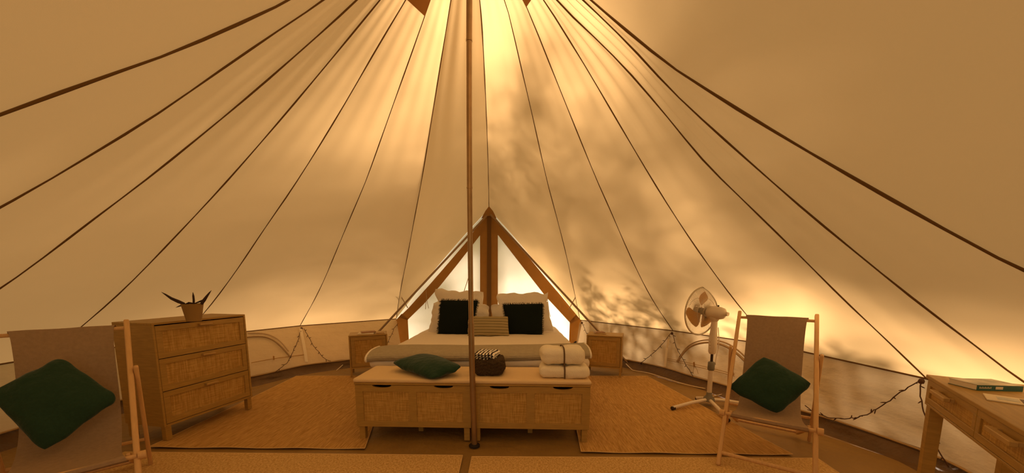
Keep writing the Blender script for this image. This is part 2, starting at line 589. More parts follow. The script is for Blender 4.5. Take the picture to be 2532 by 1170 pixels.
def mkwall(side, E, tab):
    w = struct('wall_' + side)
    top = []
    for a, b in zip(E, E[1:]):
        top += [a.lerp(b, t / 8) for t in range(8)]
    top.append(E[-1])
    foot = []
    for p in top:
        a, r = azr(p)
        foot.append(pol(a, interp(tab, a), HEM))
    n = len(top)

    def f(u, v):
        i = min(n - 1, int(round(u * (n - 1))))
        p = top[i].lerp(foot[i], v)
        c = Vector((PX, PYY, p.z)) - p
        seamd = abs(((i / 8 + .5) % 1) - .5) * 2
        bul = .03 * math.sin(math.pi * v) * seamd
        wr = .016 * noise.noise(Vector((i * .55, v * 4, 3 if side == 'left' else 9)))
        hemw = .010 * noise.noise(Vector((i * .8, 2.2, 1))) * (v > .99)
        q = p + c.normalized() * (wr * math.sin(math.pi * min(1, v * 1.0)) - bul)
        q.z += hemw
        return q
    MB().grid(f, n - 1, 8).build('canvas_skirt', WALLC, w, smooth=True, fixn=False)
    # piped hem of the roof along the eave
    MB().tube([p + (Vector((PX, PYY, p.z)) - p).normalized() * .008 - Vector((0, 0, .004)) for p in top], .0065, 6).build('eave_piping', SEAM, w, smooth=True)
    MB().tube([p + (Vector((PX, PYY, p.z)) - p).normalized() * .012 + Vector((0, 0, -.002 + .006 * math.sin(i))) for i, p in enumerate(foot)], .008, 6).build('hem_rope', CORD, w, smooth=True)
    # groundsheet upstand
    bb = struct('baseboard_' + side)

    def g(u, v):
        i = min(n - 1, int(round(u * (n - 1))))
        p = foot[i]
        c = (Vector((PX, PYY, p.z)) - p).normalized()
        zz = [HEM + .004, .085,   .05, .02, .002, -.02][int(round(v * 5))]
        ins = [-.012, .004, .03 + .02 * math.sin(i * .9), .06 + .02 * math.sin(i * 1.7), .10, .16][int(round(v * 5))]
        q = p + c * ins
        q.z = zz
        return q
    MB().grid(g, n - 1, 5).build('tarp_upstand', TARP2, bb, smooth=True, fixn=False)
    return w, top, foot


WL, TL, FL = mkwall('left', L_E, HL)
WR, TR, FR_ = mkwall('right', R_E, HR)


def onwall(x, y, side, off=.02):
    """the point of the skirt that the sight line meets"""
    top, foot = (TL, FL) if side == 'L' else (TR, FR_)
    d = ray(x, y)
    best = None
    for i in range(len(top) - 1):
        a, b, c = top[i], top[i + 1], foot[i]
        n = (b - a).cross(c - a)
        if n.length < 1e-9:
            continue
        n.normalize()
        t = (a - EYEP).dot(n) / d.dot(n)
        if t <= 0:
            continue
        p = EYEP + d * t
        e = (b - a).normalized()
        s = (p - a).dot(e) / (b - a).length
        if -.03 <= s <= 1.03 and p.z < 0.75:
            if best is None or t < best[0]:
                cc = Vector((PX, PYY, p.z)) - p
                best = (t, p + cc.normalized() * off)
    return best[1] if best else atz(x, y, .3)


# gable wall (back) ----------------------------------------------------
wall_back = struct('wall_back')
GN = Vector((0, 1, 0))


def gp(x, y, dy=0.0):
    return aty(x, y, GY - dy)


cl_, cr_ = SEAMS['S6'][-1], SEAMS['S8'][-1]


def fg(u, v):
    # left boundary: peak -> corner -> floor ; right boundary the same
    def edge(c, v):
        if v < .7:
            q_ = peak.lerp(c, v / .7)
            q_.z += .055 * 4 * (v / .7) * (1 - v / .7)
            return q_
        return c.lerp(Vector((c.x, c.y, 0.0)), (v - .7) / .3)
    a, b = edge(cl_, v), edge(cr_, v)
    p = a.lerp(b, u)
    e = min(1, 5 * u * (1 - u) + .0)
    p.y += .012 + (.05 + .05 * v) * e * (noise.noise(Vector((p.x * 1.6, 0, p.z * 1.3 + p.x))) + .35 * noise.noise(Vector((p.x * 4, 2, p.z * 9 - p.x * 5)))) * (v > .04)
    return p


MB().grid(fg, 28, 40).build('gable_canvas', GABLEC, wall_back, smooth=True, fixn=False)


def strip(name, quads, m, dy, parent, th=.006, **kw):
    mb = MB()
    for q in quads:
        mb.prism([gp(x, y, dy) for x, y in q], (0, th, 0))
    return mb.build(name, m, parent, **kw)


strip('window_border', [[(1209, 520), (1187, 548), (1157, 594), (1130, 655), (1187, 582), (1209, 560)],
                        [(1157, 594), (1110, 649), (1064, 702), (1089, 706), (1130, 655)],
                        [(1064, 702), (1009, 763), (985, 786), (1008, 791), (1046, 754), (1089, 706)],
                        [(993, 776), (976, 795), (983, 900), (1014, 900), (1008, 789)]], WEBBING, .03, wall_back)
strip('window_border', [[(1209, 520), (1209, 560), (1232, 582), (1300, 670), (1299, 626)],
                        [(1299, 626), (1300, 670), (1349, 733), (1384, 728), (1353, 692)],
                        [(1384, 728), (1349, 733), (1411, 800), (1434, 789)],
                        [(1424, 779), (1409, 795), (1405, 900), (1438, 900), (1441, 796)]], WEBBING, .03, wall_back)
strip('mid_post', [[(1187, 570), (1187, 900), (1205, 900), (1206, 535)]], WEBBING, .04, wall_back, th=.008)
strip('mid_post', [[(1213, 535), (1213, 900), (1231, 900), (1231, 577)]], WEBBING, .04, wall_back, th=.008)
strip('zip_flap', [[(1205, 528), (1203, 900), (1215, 900), (1214, 528)]], SEAM, .055, wall_back, th=.01)
strip('peak_guard', [[(1209, 510), (1200, 522), (1190, 540), (1209, 534), (1228, 540), (1219, 522)]], WEBBING, .07, wall_back)
MB().tube([gp(1147, 722, .01), gp(1163, 672, .01)], .006, 6).build('fly_seam', CORD, wall_back)
# tie cords hanging on the border
for x0, y0 in ((1053, 717), (1354, 738)):
    s = 1
    MB().tube([gp(x0, y0, .06), gp(x0 + 3, y0 + 28, .07), gp(x0 + 7, y0 + 46, .07)], .0045, 5).build('tie_cord', CORD, wall_back)
    MB().tube([gp(x0, y0, .06), gp(x0 + 1, y0 + 22, .07), gp(x0 - 1, y0 + 48, .07)], .0045, 5).build('tie_cord', CORD, wall_back)
# rope guys of the S6/S8 corners
for (ax, ay), (bx, by) in (((988, 727), (1008, 761)), ((1423, 735), (1406, 766))):
    a = aty(ax, ay, GY - .35)
    MB().tube([a, gp(bx, by, .05)], .008, 6).build('guy_cord', CORD, wall_back)
MB().lathe([(.005, 0), (.05, 0), (.055, .01), (.04, .018), (.005, .018)], c=gp(1425, 851, .07), M=Matrix.Rotation(R(90), 3, 'X'), n=20).build('cable_port', DARK, wall_back, smooth=True, label='round black cable port in the brown border')

# front wall: the doorway behind the camera stays open, its skirts close the corners
wall_front = struct('wall_front')
for c, s in ((SEAMS['S0'][-1], -1), (SEAMS['S13'][-1], 1)):
    q = Vector((PX + s * 1.1, -1.0, EAVE + .55))

    def f(u, v, c=c, q=q, s=s):
        top = c.lerp(dpeak, u * .82)
        bot = Vector((lerp(c.x, dpeak.x, u * .82), lerp(c.y, dpeak.y, u * .82), 0))
        return top.lerp(bot, v)
    MB().grid(f, 8, 6).build('door_canvas', CANVAS, wall_front, smooth=True, fixn=False)

# A-frame poles ----------------------------------------------------------
for k, (x0, y0, xm, ym) in enumerate(((1204, 533, 861, 901), (1213, 531, 1556, 902))):
    a, b = aty(x0, y0, GY - .12), atz(xm, ym, 0.02)
    o = MB().tube([a, a.lerp(b, .5), b], .0165, 10).build('a_frame_pole', APOLE, smooth=True)
    tag(o, ('left' if k == 0 else 'right') + ' sloping metal pole of the A-frame beside the gable window', 'pole')

# centre pole
pole = thing('centre_pole', 'tall bronze centre pole standing in front of the two storage benches', 'tent pole', (POLE.x, POLE.y, 0))
ox = Vector((POLE.x, POLE.y, 0))


def pp(x, y):
    return aty(x, y, POLE.y) - ox


segs = [[(1173.5, 1102), (1170, 1000), (1166.5, 880), (1165, 801)], [(1165, 801), (1163, 640), (1161, 465)], [(1161, 465), (1160, 280), (1160, 100)], [(1160, 100), (1160.5, 0)]]
for i, sg in enumerate(segs):
    pts = [pp(*q) for q in sg]
    if i == 3:
        pts.append(Vector((0, 0, APEX_Z + .02)))
    MB().tube(pts, [.0215, .0185, .019, .020][i], 16).build('pole_section', POLEM, pole, smooth=True)
for (x, y), rr in (((1165, 801), .0228), ((1161, 465), .0205), ((1160, 100), .0212)):
    p = pp(x, y)
    MB().tube([p - Vector((0, 0, .006)), p + Vector((0, 0, .006))], rr, 16).build('joint_ring', POLEM, pole, smooth=True)
MB().lathe([(.002, .003), (.042, .003), (.042, .012), (.03, .02), (.002, .02)], n=20).build('foot_plate', DARK, pole, smooth=True, label='round dark rubber foot plate')

# floor ---------------------------------------------------------------------


def ff(u, v):
    x, y = lerp(-4.2, 3.4, u), lerp(-1.2, 6.2, v)
    return Vector((x, y, -.006 + .004 * noise.noise(Vector((x * 2.5, y * 1.1, 0)))))


MB().grid(ff, 90, 90).build('floor', TARP, None, smooth=True, fixn=False, kind='structure')
bm = bmesh.new()
bmesh.ops.create_circle(bm, cap_ends=True, radius=60, segments=48)
for v in bm.verts:
    v.co.z = -.05
MB().frombm(bm).build('ground', GRASS, None, kind='structure')


# ------------------------------------------------------------------ rugs
def rug(name, poly, m, label, rot=0.0, wob=.004, n=22, edge=True, group='jute rugs on the groundsheet'):
    """poly: four ground points a b c d (a-b is the near edge)"""
    a, b, c, d = [Vector((p.x, p.y, 0)) for p in poly]
    o0 = (a + b + c + d) / 4
    t = thing(name, label, 'rug', (o0.x, o0.y, 0), rot, group)
    Mi = Matrix.Rotation(-rot, 3, 'Z')

    def g(u, v):
        p = a.lerp(b, u).lerp(d.lerp(c, u), v)
        e = math.exp(-v * 14)
        z = .006 + (wob * (1 + math.sin(u * 19 + 1)) * .8 * e)
        q = Mi @ (p - o0)
        q.z = z
        return q
    mb = MB()
    mb.grid(g, n * 2, n)
    mb.grid(lambda u, v: g(u, v) - Vector((0, 0, .004)), n * 2, n)
    mb.build('pile', m, t, smooth=False, fixn=False)
    per = [g(i / 20, 0) for i in range(21)] + [g(1, i / 20) for i in range(21)] + [g(1 - i / 20, 1) for i in range(21)] + [g(0, 1 - i / 20) for i in range(21)]
    MB().tube([p + Vector((0, 0, -.001)) for p in per], .0035, 5).build('binding', RUG_EDGE, t, smooth=True)
    return t


rug('jute_rug', [atz(370, 1108), atz(902, 1112), atz(965, 930), atz(733, 931)], JUTE, 'jute rug under the chest of drawers, to the left of the bed', 0)
rug('jute_rug', [atz(1437, 1120), atz(1960, 1127), atz(1600, 931), atz(1400, 931)], JUTE, 'jute rug under the fan, to the right of the bed', 0)
rug('woven_mat', [Vector((-2.85, 1.5, 0)), Vector((-.335, 1.5, 0)), atz(1144, 1128), Vector((-2.85, 2.40, 0))], JUTE_M, 'woven mat nearest the camera, left of the gap below the pole', 0, .002)
rug('woven_mat', [Vector((-.275, 1.5, 0)), Vector((2.05, 1.5, 0)), atz(2021, 1135), atz(1167, 1131)], JUTE_M, 'woven mat nearest the camera, under the right deckchair', 0, .002)


# ------------------------------------------------------------------ storage benches
def frame_panel(mb, x0, x1, z0, z1, y, th, rail):
    """four rails round an opening, lying in the plane y..y+th"""
    mb.box(x0, x1, y, y + th, z0, z0 + rail, .0015)
    mb.box(x0, x1, y, y + th, z1 - rail, z1, .0015)
    mb.box(x0, x0 + rail, y, y + th, z0 + rail, z1 - rail, .0015)
    mb.box(x1 - rail, x1, y, y + th, z0 + rail, z1 - rail, .0015)


def bench(loc, rz, label, W_):
    t = thing('storage_bench', label, 'bench', loc, rz, 'cane storage benches at the foot of the bed')
    D_, z0, z1 = .40, .115, .455
    b = MB()
    b.box(0, .018, .018, D_, z0, z1, .002)
    b.box(W_ - .018, W_, .018, D_, z0, z1, .002)
    b.box(.018, W_ - .018, D_ - .012, D_, z0, z1)
    b.box(.018, W_ - .018, .018, D_ - .012, z0, z0 + .014)
    b.build('body', OAK, t)
    # front: top rail with two thumb cut-outs, bottom rail, stiles
    top = z1 - .002
    out = [Vector((0, 0, top - .052)), Vector((W_, 0, top - .052)), Vector((W_, 0, top))]
    for cx in (.77, .235):
        cx *= W_
        for k in range(13):
            a = math.pi * k / 12
            out.append(Vector((cx + .075 * math.cos(a), 0, top - .021 * math.sin(a) ** .8)))
    out.append(Vector((0, 0, top)))
    f = MB()
    f.prism(out, (0, .018, 0))
    f.box(0, W_, 0, .018, z0, z0 + .045, .0015)
    for xa, xb in ((0, .06), (W_ / 2 - .03, W_ / 2 + .03), (W_ - .06, W_)):
        f.box(xa, xb, 0.0005, .0175, z0 + .045, top - .052)
    f.build('front_frame', OAKH, t)
    for xa, xb in ((.055, W_ / 2 - .025), (W_ / 2 + .025, W_ - .055)):
        MB().box(xa, xb, .009, .014, z0 + .04, top - .047).build('cane_panel', CANE, t)
    MB().box(-.004, W_ + .004, -.006, D_ + .004, z1 + .001, z1 + .017, .003).build('lid', OAKH, t)
    for xa in (.012, W_ - .057):
        for ya in (.012, D_ - .057):
            MB().box(xa, xa + .045, ya, ya + .045, .006 if ya < .1 else .0, z0, .002).build('leg', OAK, t)
    MB().box(W_ / 2 - .02, W_ / 2 + .02, D_ * .45, D_ * .45 + .04, .0, z0, .002).build('leg', OAK, t)
    return t


BZ = math.atan2(2.517 - 2.585, 1.785)
b0 = Vector((-1.225, 2.60, 0))
bd = Vector((math.cos(BZ), math.sin(BZ), 0))
BW = .905
bench(b0, BZ, 'cane-fronted oak storage bench holding the green cushion, left of the pole', BW)
bench(b0 + bd * (BW + .012), BZ, 'cane-fronted oak storage bench holding the white robes, right of the pole', BW)


def softbox(mb, x0, x1, y0, y1, z0, z1, r, nz=.004, fr=6, seg=4, cuts=14, seed=0, M=None):
    """rounded, slightly uneven block of cloth"""
    bm = bmesh.new()
    bmesh.ops.create_cube(bm, size=2)
    bmesh.ops.subdivide_edges(bm, edges=bm.edges[:], cuts=cuts, use_grid_fill=True)
    hx, hy, hz = (x1 - x0) / 2, (y1 - y0) / 2, (z1 - z0) / 2
    c = Vector(((x0 + x1) / 2, (y0 + y1) / 2, (z0 + z1) / 2))
    for v in bm.verts:
        # concentrate verts toward edges
        q = Vector([math.sin(v.co[k] * math.pi / 2) for k in range(3)])
        p = Vector((q.x * hx, q.y * hy, q.z * hz))
        rr = min(r, hx, hy, hz)
        core = Vector((max(-hx + rr, min(hx - rr, p.x)), max(-hy + rr, min(hy - rr, p.y)), max(-hz + rr, min(hz - rr, p.z))))
        d = p - core
        if d.length > 1e-6:
            m_ = max(abs(d.x), abs(d.y), abs(d.z))
            p = core + d.normalized() * m_ if d.length > m_ else p
        nn = noise.noise((p + c) * fr + Vector((seed, 0, 0))) + .5 * noise.noise((p + c) * fr * 2.7 + Vector((0, seed, 0)))
        p += (p - core * .7).normalized() * nn * nz
        v.co = p + c
        if M:
            v.co = M @ v.co
    return mb.frombm(bm)


bp = thing('bench_cushion', 'long pale tan seat cushion lying across both storage benches', 'cushion', (b0.x, b0.y, .4722), BZ)
softbox(MB(), -.012, BW * 2 + .018, -.012, .415, 0, .034, .016, .0022, 9, cuts=22).build('pad', PADM, bp, smooth=True)


# ------------------------------------------------------------------ cabinets with cane fronts
def chest(loc, rz):
    """origin: front near corner; +x along the front, +y into the depth"""
    t = thing('chest_of_drawers', 'oak chest of three cane-fronted drawers carrying the potted plant', 'chest of drawers', loc, rz)
    W_, D_, z0, z1 = .735, .40, .125, .925
    b = MB()
    b.box(0, .016, 0, D_, z0, z1, .0015)
    b.box(W_ - .016, W_, 0, D_, z0, z1, .0015)
    b.box(.016, W_ - .016, D_ - .01, D_, z0, z1)
    b.box(.016, W_ - .016, .0, D_ - .01, z0, z0 + .016)
    b.build('carcass', OAK, t)
    MB().box(0, W_, 0, D_, z1, z1 + .016, .002).build('top', OAKH, t)
    n = 3
    zz = z0 + .018
    hh = (z1 - .005 - zz) / n
    for k in range(n):
        za, zb = zz + k * hh + .002, zz + (k + 1) * hh - .004
        d = MB()
        frame_panel(d, .019, W_ - .019, za, zb, .002, .018, .042)
        d.box(.022, W_ - .022, .02, D_ - .05, za + .01, za + .02)
        dr = d.build('drawer', OAKH, t)
        MB().box(.058, W_ - .058, .012, .016, za + .038, zb - .038).build('cane_panel', CANE, dr)
        h = MB()
        h.box(W_ / 2 - .05, W_ / 2 + .05, -.024, -.004, zb - .030, zb - .014, .002)
        h.box(W_ / 2 - .05, W_ / 2 - .035, -.005, .003, zb - .028, zb - .016)
        h.box(W_ / 2 + .035, W_ / 2 + .05, -.005, .003, zb - .028, zb - .016)
        h.build('handle', OAKD, dr)
    for xa in (.008, W_ - .05):
        for ya in (.008, D_ - .05):
            MB().box(xa, xa + .042, ya, ya + .042, .0105, z0, .002).build('leg', OAK, t)
    return t


dl = atz(402, 1094, 0)
dl = Vector((-2.70, 2.555, 0))
dr_ = Vector((-2.555, 3.275, 0))
chest_rz = math.atan2(dr_.y - dl.y, dr_.x - dl.x)
chest(dl, chest_rz)


def nightstand(loc, rz, label, W_, D_, H_):
    t = thing('nightstand', label, 'nightstand', loc, rz, 'cane-door nightstands beside the bed')
    z0 = .12
    b = MB()
    b.box(0, .018, 0, D_, z0, H_ - .018, .0015)
    b.box(W_ - .018, W_, 0, D_, z0, H_ - .018, .0015)
    b.box(.018, W_ - .018, D_ - .012, D_, z0, H_ - .018)
    b.box(.018, W_ - .018, 0, D_ - .012, z0, z0 + .018)
    b.build('carcass', OAK, t)
    MB().box(-.001, W_ + .001, -.001, D_, H_ - .018, H_, .002).build('top', OAKH, t)
    d = MB()
    frame_panel(d, .021, W_ - .021, z0 + .021, H_ - .022, .002, .018, .045)
    dr = d.build('door', OAK, t)
    MB().box(.062, W_ - .062, .010, .015, z0 + .06, H_ - .062).build('cane_panel', CANE, dr)
    for xa in (0.0, W_ - .025):
        for ya in (0.0, D_ - .025):
            MB().box(xa, xa + .025, ya, ya + .025, .0, z0, .002).build('leg', OAK, t)
    return t


na, nb = Vector((-2.105, 4.37, 0)), Vector((-1.66, 4.54, 0))
NSL = nightstand(na, math.atan2(nb.y - na.y, nb.x - na.x), 'cane-door nightstand left of the bed with a stack of books', .47, .33, .56)
nc, nd = Vector((.995, 4.53, 0)), Vector((1.42, 4.37, 0))
NSR = nightstand(nc, math.atan2(nd.y - nc.y, nd.x - nc.x), 'cane-door nightstand right of the bed near the fan', .455, .32, .55)


# ------------------------------------------------------------------ desk
def desk():
    loc = Vector((2.245, 1.81, 0))
    rz = math.atan2(-.805, -.593)
    t = thing('writing_desk', 'oak writing desk with two cane drawers at the right wall', 'desk', loc, rz)
    L_, D_, H_ = 1.12, -.38, .752
    # +x runs towards the camera, the back is at -y ... +y mirrored
    s = 1
    def bx(mb, x0, x1, y0, y1, z0, z1, c=.002):
        mb.box(x0, x1, min(y0 * s, y1 * s), max(y0 * s, y1 * s), z0, z1, c)
    m = MB(); bx(m, -.004, L_, -.004, .335, H_ - .018, H_); m.build('top', OAKH, t)
    m = MB()
    bx(m, 0, .018, .004, .325, .60, H_ - .018)
    bx(m, L_ - .018, L_, .004, .325, .60, H_ - .018)
    bx(m, .018, L_ - .018, .315, .325, .60, H_ - .018)
    bx(m, .0, L_, .004, .325, .59, .602)
    m.build('apron', OAK, t)
    for xa, xb in ((.020, .552), (.556, 1.10)):
        d = MB()
        frame_panel(d, xa, xb, .606, H_ - .021, .002, .018, .030)
        dr = d.build('drawer', OAKH, t)
        MB().box(xa + .024, xb - .024, .010, .014, .63, H_ - .045).build('cane_panel', CANE, dr)
        cx = (xa + xb) / 2 - .02
        h = MB()
        h.box(cx - .085, cx + .085, -.034, -.012, .694, .712, .002)
        h.box(cx - .08, cx - .06, -.013, .003, .696, .710)
        h.box(cx + .06, cx + .08, -.013, .003, .696, .710)
        h.build('handle', OAKD, dr)
    for xa in (.01, L_ - .06):
        for ya in (.01, .265):
            m = MB()
            m.lathe([(.033, .0), (.036, .59)], c=(xa + .025, ya + .025, 0), n=4, M=Matrix.Rotation(R(45), 3, 'Z'))
            m.build('leg', OAK, t)
    return t, loc, rz


DESK, dloc, drz = desk()


def book(name, label, loc, rz, w, d, h, cover, parent=None, cat='book', group=None, spine_label=False, pages=PAPER, open_h=0.0):
    t = thing(name, label, cat, loc, rz, group)
    cv = MB()
    cv.box(0, w, 0, d, 0, .0016)
    cv.box(0, w, 0, .0018, .0016, h - .0016)
    cv.build('cover', cover, t)
    MB().box(0, w, 0, d, h - .0016, h).build('front_cover', BOOK_T if spine_label else cover, t)
    MB().box(.002, w - .002, .002, d - .002, .0016, h - .0016).build('pages', pages, t)
    if spine_label:
        MB().box(w * .40, w * .56, -.0008, 0, h * .28, h * .74).build('spine_label', LABELM, t)
        m = MB()
        for k in range(9):
            m.box(w * (.05 + k * .03), w * (.065 + k * .03), -.0006, 0, h * .35, h * (.6 if k % 2 else .68))
        m.build('spine_lettering', LABELM, t)
    return t


p0, p1, p2 = atz(2350, 950, .7525), atz(2415, 966, .7525), atz(2529, 969, .7525)
book('paperback_book', 'thick teal paperback lying on the writing desk', (p1.x, p1.y, .7525), math.atan2(p2.y - p1.y, p2.x - p1.x), (p2 - p1).length, .115, .027, BOOK_G, spine_label=True)
q = atz(2440, 990, .7525)
q2 = atz(2532, 1004, .7525)
bk = thing('booklet', 'pale picture booklet on the desk in front of the teal paperback', 'booklet', (q.x, q.y, .7525), math.atan2(q2.y - q.y, q2.x - q.x))
MB().box(0, .18, 0, .12, 0, .005, .0008).build('pages', PAPER, bk)
MB().box(.09, .165, .012, .10, .005, .0056).build('cover_picture', BOOK_D, bk)
MB().box(.03, .085, .03, .09, .005, .0054).build('cover_picture', BOOK_T, bk)


# ------------------------------------------------------------------ bed
bed = thing('double_bed', 'double bed made up in white under the gable window', 'bed', (-.285, 3.16, 0))
X0, X1, YB = -.955, .955, 2.0
MB().box(X0 + .05, X1 - .05, .05, YB - .03, .006, .27, .01).build('base', OAK, bed)
softbox(MB(), X0 + .01, X1 - .01, .02, YB, .27, .50, .05, .003, 5, cuts=10).build('mattress', SHEET, bed, smooth=True)


def duv(u, v):
    # a sheet draped over the mattress: u across, v from foot to head
    x = lerp(X0 - .045, X1 + .045, u)
    y = lerp(-.03, YB - .02, v)
    ex = max(0, abs((x) / (X1 + .045)) - .90) / .10
    ey = max(0, 1 - (y + .03) / .14)
    z = .600 - .12 * ex ** 2 - .13 * ey ** 2.2
    z += .010 * noise.noise(Vector((x * 2.4, y * 3.2, 0))) + .004 * noise.noise(Vector((x * 9, y * 9, 4)))
    z -= .015 * v
    return Vector((x, y, z))


m = MB()
NU, NV = 60, 50
m.grid(duv, NU, NV)
m.grid(lambda u, v: Vector((duv(u, v).x * .985, duv(u, v).y * .995 + .01, duv(u, v).z - .035)), NU, NV)
m.build('duvet', SHEET, bed, smooth=True, fixn=False)
softbox(MB(), X0 - .085, X1 + .05, -.058, .15, .44, .55, .05, .008, 5, cuts=16).build('folded_sheet', SHEET, bed, smooth=True)

# throw blanket over the foot of the bed
bl = thing('throw_blanket', 'grey-green throw blanket with cream edging across the foot of the bed', 'blanket', (-.285, 3.16, .5))
prof = [(-.070, .052), (-.080, .068), (-.074, .088), (-.05, .106), (.0, .122), (.08, .131), (.17, .134), (.26, .130)]


def blf(u, v, off=0.0):
    n_ = len(prof) - 1
    t = v * n_
    j = min(n_ - 1, int(t))
    y = lerp(prof[j][0], prof[j + 1][0], t - j)
    z = lerp(prof[j][1], prof[j + 1][1], t - j)
    x = lerp(X0 - .10, X1 + .06, u)
    e = math.exp(-u * 16)
    z += -.028 * e - .012 * math.sin(u * 3.1) + .004 * noise.noise(Vector((x * 4, y * 8, 2))) - off
    y += -.02 * math.sin(u * math.pi) + .035 * u
    z += .02 * max(0, u - .8)
    return Vector((x, y + off * .3, z))


m = MB()
m.grid(blf, 60, 28)
m.grid(lambda u, v: blf(u, v, .012), 60, 28)
m.build('wool', GREYBL, bl, smooth=True, fixn=False)
MB().tube([blf(0, v / 20, .004) for v in range(21)], .011, 8).build('cream_edging', CREAM, bl, smooth=True)
MB().tube([blf(1, v / 20, .004) for v in range(21)], .009, 8).build('cream_edging', CREAM, bl, smooth=True)


# ------------------------------------------------------------------ cushions from four corners
def pillow_mesh(c, T, bow=.06, n=20, crumple=.0, seed=0, pinch=.5, rnd_=.0, wob=.0):
    """c: 4 corners (world, relative) ordered bl br tr tl; returns MB and uvs"""
    c = [Vector(p) for p in c]
    nrm = (c[1] - c[0]).cross(c[3] - c[0]).normalized()
    vs, uv, fs = [], [], []

    def pt(u, v, s):
        U, V = 2 * u - 1, 2 * v - 1
        # edges bow inwards, corners keep their reach
        k = bow
        uu = .5 + U * .5 * (1 - k * (1 - V * V))
        vv = .5 + V * .5 * (1 - k * (1 - U * U))
        cr = rnd_ * (U * U * V * V) ** 2
        uu = .5 + (uu - .5) * (1 + rnd_ * .6 - cr)
        vv = .5 + (vv - .5) * (1 + rnd_ * .6 - cr)
        p = c[0].lerp(c[1], uu).lerp(c[3].lerp(c[2], uu), vv)
        h = max(0, (1 - U * U)) ** pinch * max(0, (1 - V * V)) ** pinch
        w = crumple * noise.noise(Vector((u * 4 + seed, v * 4, s))) * min(1, h * 2)
        if wob:
            eg = max(abs(U), abs(V)) ** 6
            e1, e2 = (c[1] - c[0]).normalized(), (c[3] - c[0]).normalized()
            p = p + (e2 * (wob * noise.noise(Vector((u * 5 + seed, v * 2, 1)))) + e1 * (wob * .6 * noise.noise(Vector((v * 5 + seed, u * 2, 6))))) * eg + nrm * (wob * 1.3 * noise.noise(Vector((u * 5, v * 5, seed))) * eg)
        return p + nrm * (s * T * h + w)
    idx = {}
    for s in (1, -1):
        for j in range(n + 1):
            for i in range(n + 1):
                edge = i in (0, n) or j in (0, n)
                if s == -1 and edge:
                    idx[(s, i, j)] = idx[(1, i, j)]
                    continue
                idx[(s, i, j)] = len(vs)
                u = .5 - .5 * math.cos(math.pi * i / n)
                v = .5 - .5 * math.cos(math.pi * j / n)
                vs.append(pt(u, v, s))
                uv.append((u, v))
    for s in (1, -1):
        for j in range(n):
            for i in range(n):
                q = [idx[(s, i, j)], idx[(s, i + 1, j)], idx[(s, i + 1, j + 1)], idx[(s, i, j + 1)]]
                fs.append(tuple(q if s == 1 else q[::-1]))
    mb = MB()
    mb.add(vs, fs)
    return mb, uv, nrm


def cushion(name, label, corners, T, m, cat='cushion', group=None, bow=.06, crumple=.006, seed=0, fringe=None, pinch=.5, rnd_=.03):
    o0 = sum(corners, Vector()) / 4
    t = thing(name, label, cat, o0, 0, group)
    rel = [p - o0 for p in corners]
    mb, uv, nrm = pillow_mesh(rel, T, bow, crumple=crumple, seed=seed, pinch=pinch, rnd_=rnd_, wob=.05 if m is PILLOW else .012)
    mb.build('cover', m, t, smooth=True, uvs=uv)
    if fringe:
        fm = MB()
        c0 = rel
        for e in range(4):
            a, b = c0[e], c0[(e + 1) % 4]
            out = ((a + b) / 2).normalized()
            L_ = (b - a).length
            k = int(L_ / .004)
            for i in range(k):
                f_ = (i + .5) / k
                sag = bow * .5 * 4 * f_ * (1 - f_) * ((a + b) / 2).length * 1.0
                p = a.lerp(b, f_) - out * (sag + .004)
                d = (out + Vector((random.uniform(-.6, .6), random.uniform(-.5, .5), random.uniform(-.6, .6)))).normalized()
                q = p + d * random.uniform(.6, 1.2) * fringe
                w = (b - a).normalized() * .0026
                fm.add([p - w, p + w, q + w * .4, q - w * .4, p + nrm * .003, q + nrm * .002], [(0, 1, 2, 3), (0, 4, 5, 3), (1, 4, 5, 2)])
        fm.build('fringe', m, t, fixn=False, kind='stuff')
    return t


def wcorn(pxs, p, n):
    return [atp(x, y, p, n) for x, y in pxs]


def lean(yb, zb, tilt, yaw=0.0):
    """plane leaning back: passes (x, yb, zb)"""
    n = Vector((math.sin(R(yaw)), -math.cos(R(yaw)), math.tan(R(tilt)))).normalized()
    return Vector((-.285, yb, zb)), n


# big pillows at the back, then the sleeping pillows, then the dark cushions
P, N_ = lean(4.78, .62, 12)
cushion('pillow', 'tall white pillow at the back, left of the zipped window post', wcorn([(1086, 830), (1192, 830), (1196, 722), (1076, 714)], P, N_), .07, PILLOW, 'pillow', 'white bed pillows', crumple=.02, seed=3, bow=.03)
P, N_ = lean(4.80, .62, 12)
cushion('pillow', 'tall white pillow at the back, right of the zipped window post', wcorn([(1238, 830), (1344, 830), (1356, 722), (1229, 727)], P, N_), .07, PILLOW, 'pillow', 'white bed pillows', crumple=.02, seed=8, bow=.03)
P, N_ = lean(4.52, .60, 16)
cushion('pillow', 'wide white pillow directly behind the fringed black cushion left of the striped one', wcorn([(1058, 821), (1212, 826), (1209, 757), (1071, 750)], P, N_), .075, PILLOW, 'pillow', 'white bed pillows', crumple=.02, seed=13, bow=.05)
cushion('pillow', 'wide white pillow directly behind the fringed black cushion right of the striped one', wcorn([(1214, 826), (1370, 820), (1354, 746), (1214, 755)], P, N_), .075, PILLOW, 'pillow', 'white bed pillows', crumple=.02, seed=19, bow=.05)
P, N_ = lean(4.30, .595, 14)
cushion('fringed_cushion', 'black square cushion with a fringe, partly behind the centre pole', wcorn([(1083, 826), (1164, 829), (1182, 744), (1090, 743)], P, N_), .07, BLACKC, 'cushion', 'fringed black cushions', bow=.02, fringe=.030, seed=2)
cushion('fringed_cushion', 'black square cushion with a fringe, right of the striped cushion', wcorn([(1256, 829), (1340, 829), (1342, 752), (1244, 753)], P, N_), .07, BLACKC, 'cushion', 'fringed black cushions', bow=.02, fringe=.030, seed=5)
P, N_ = lean(4.14, .595, 18)
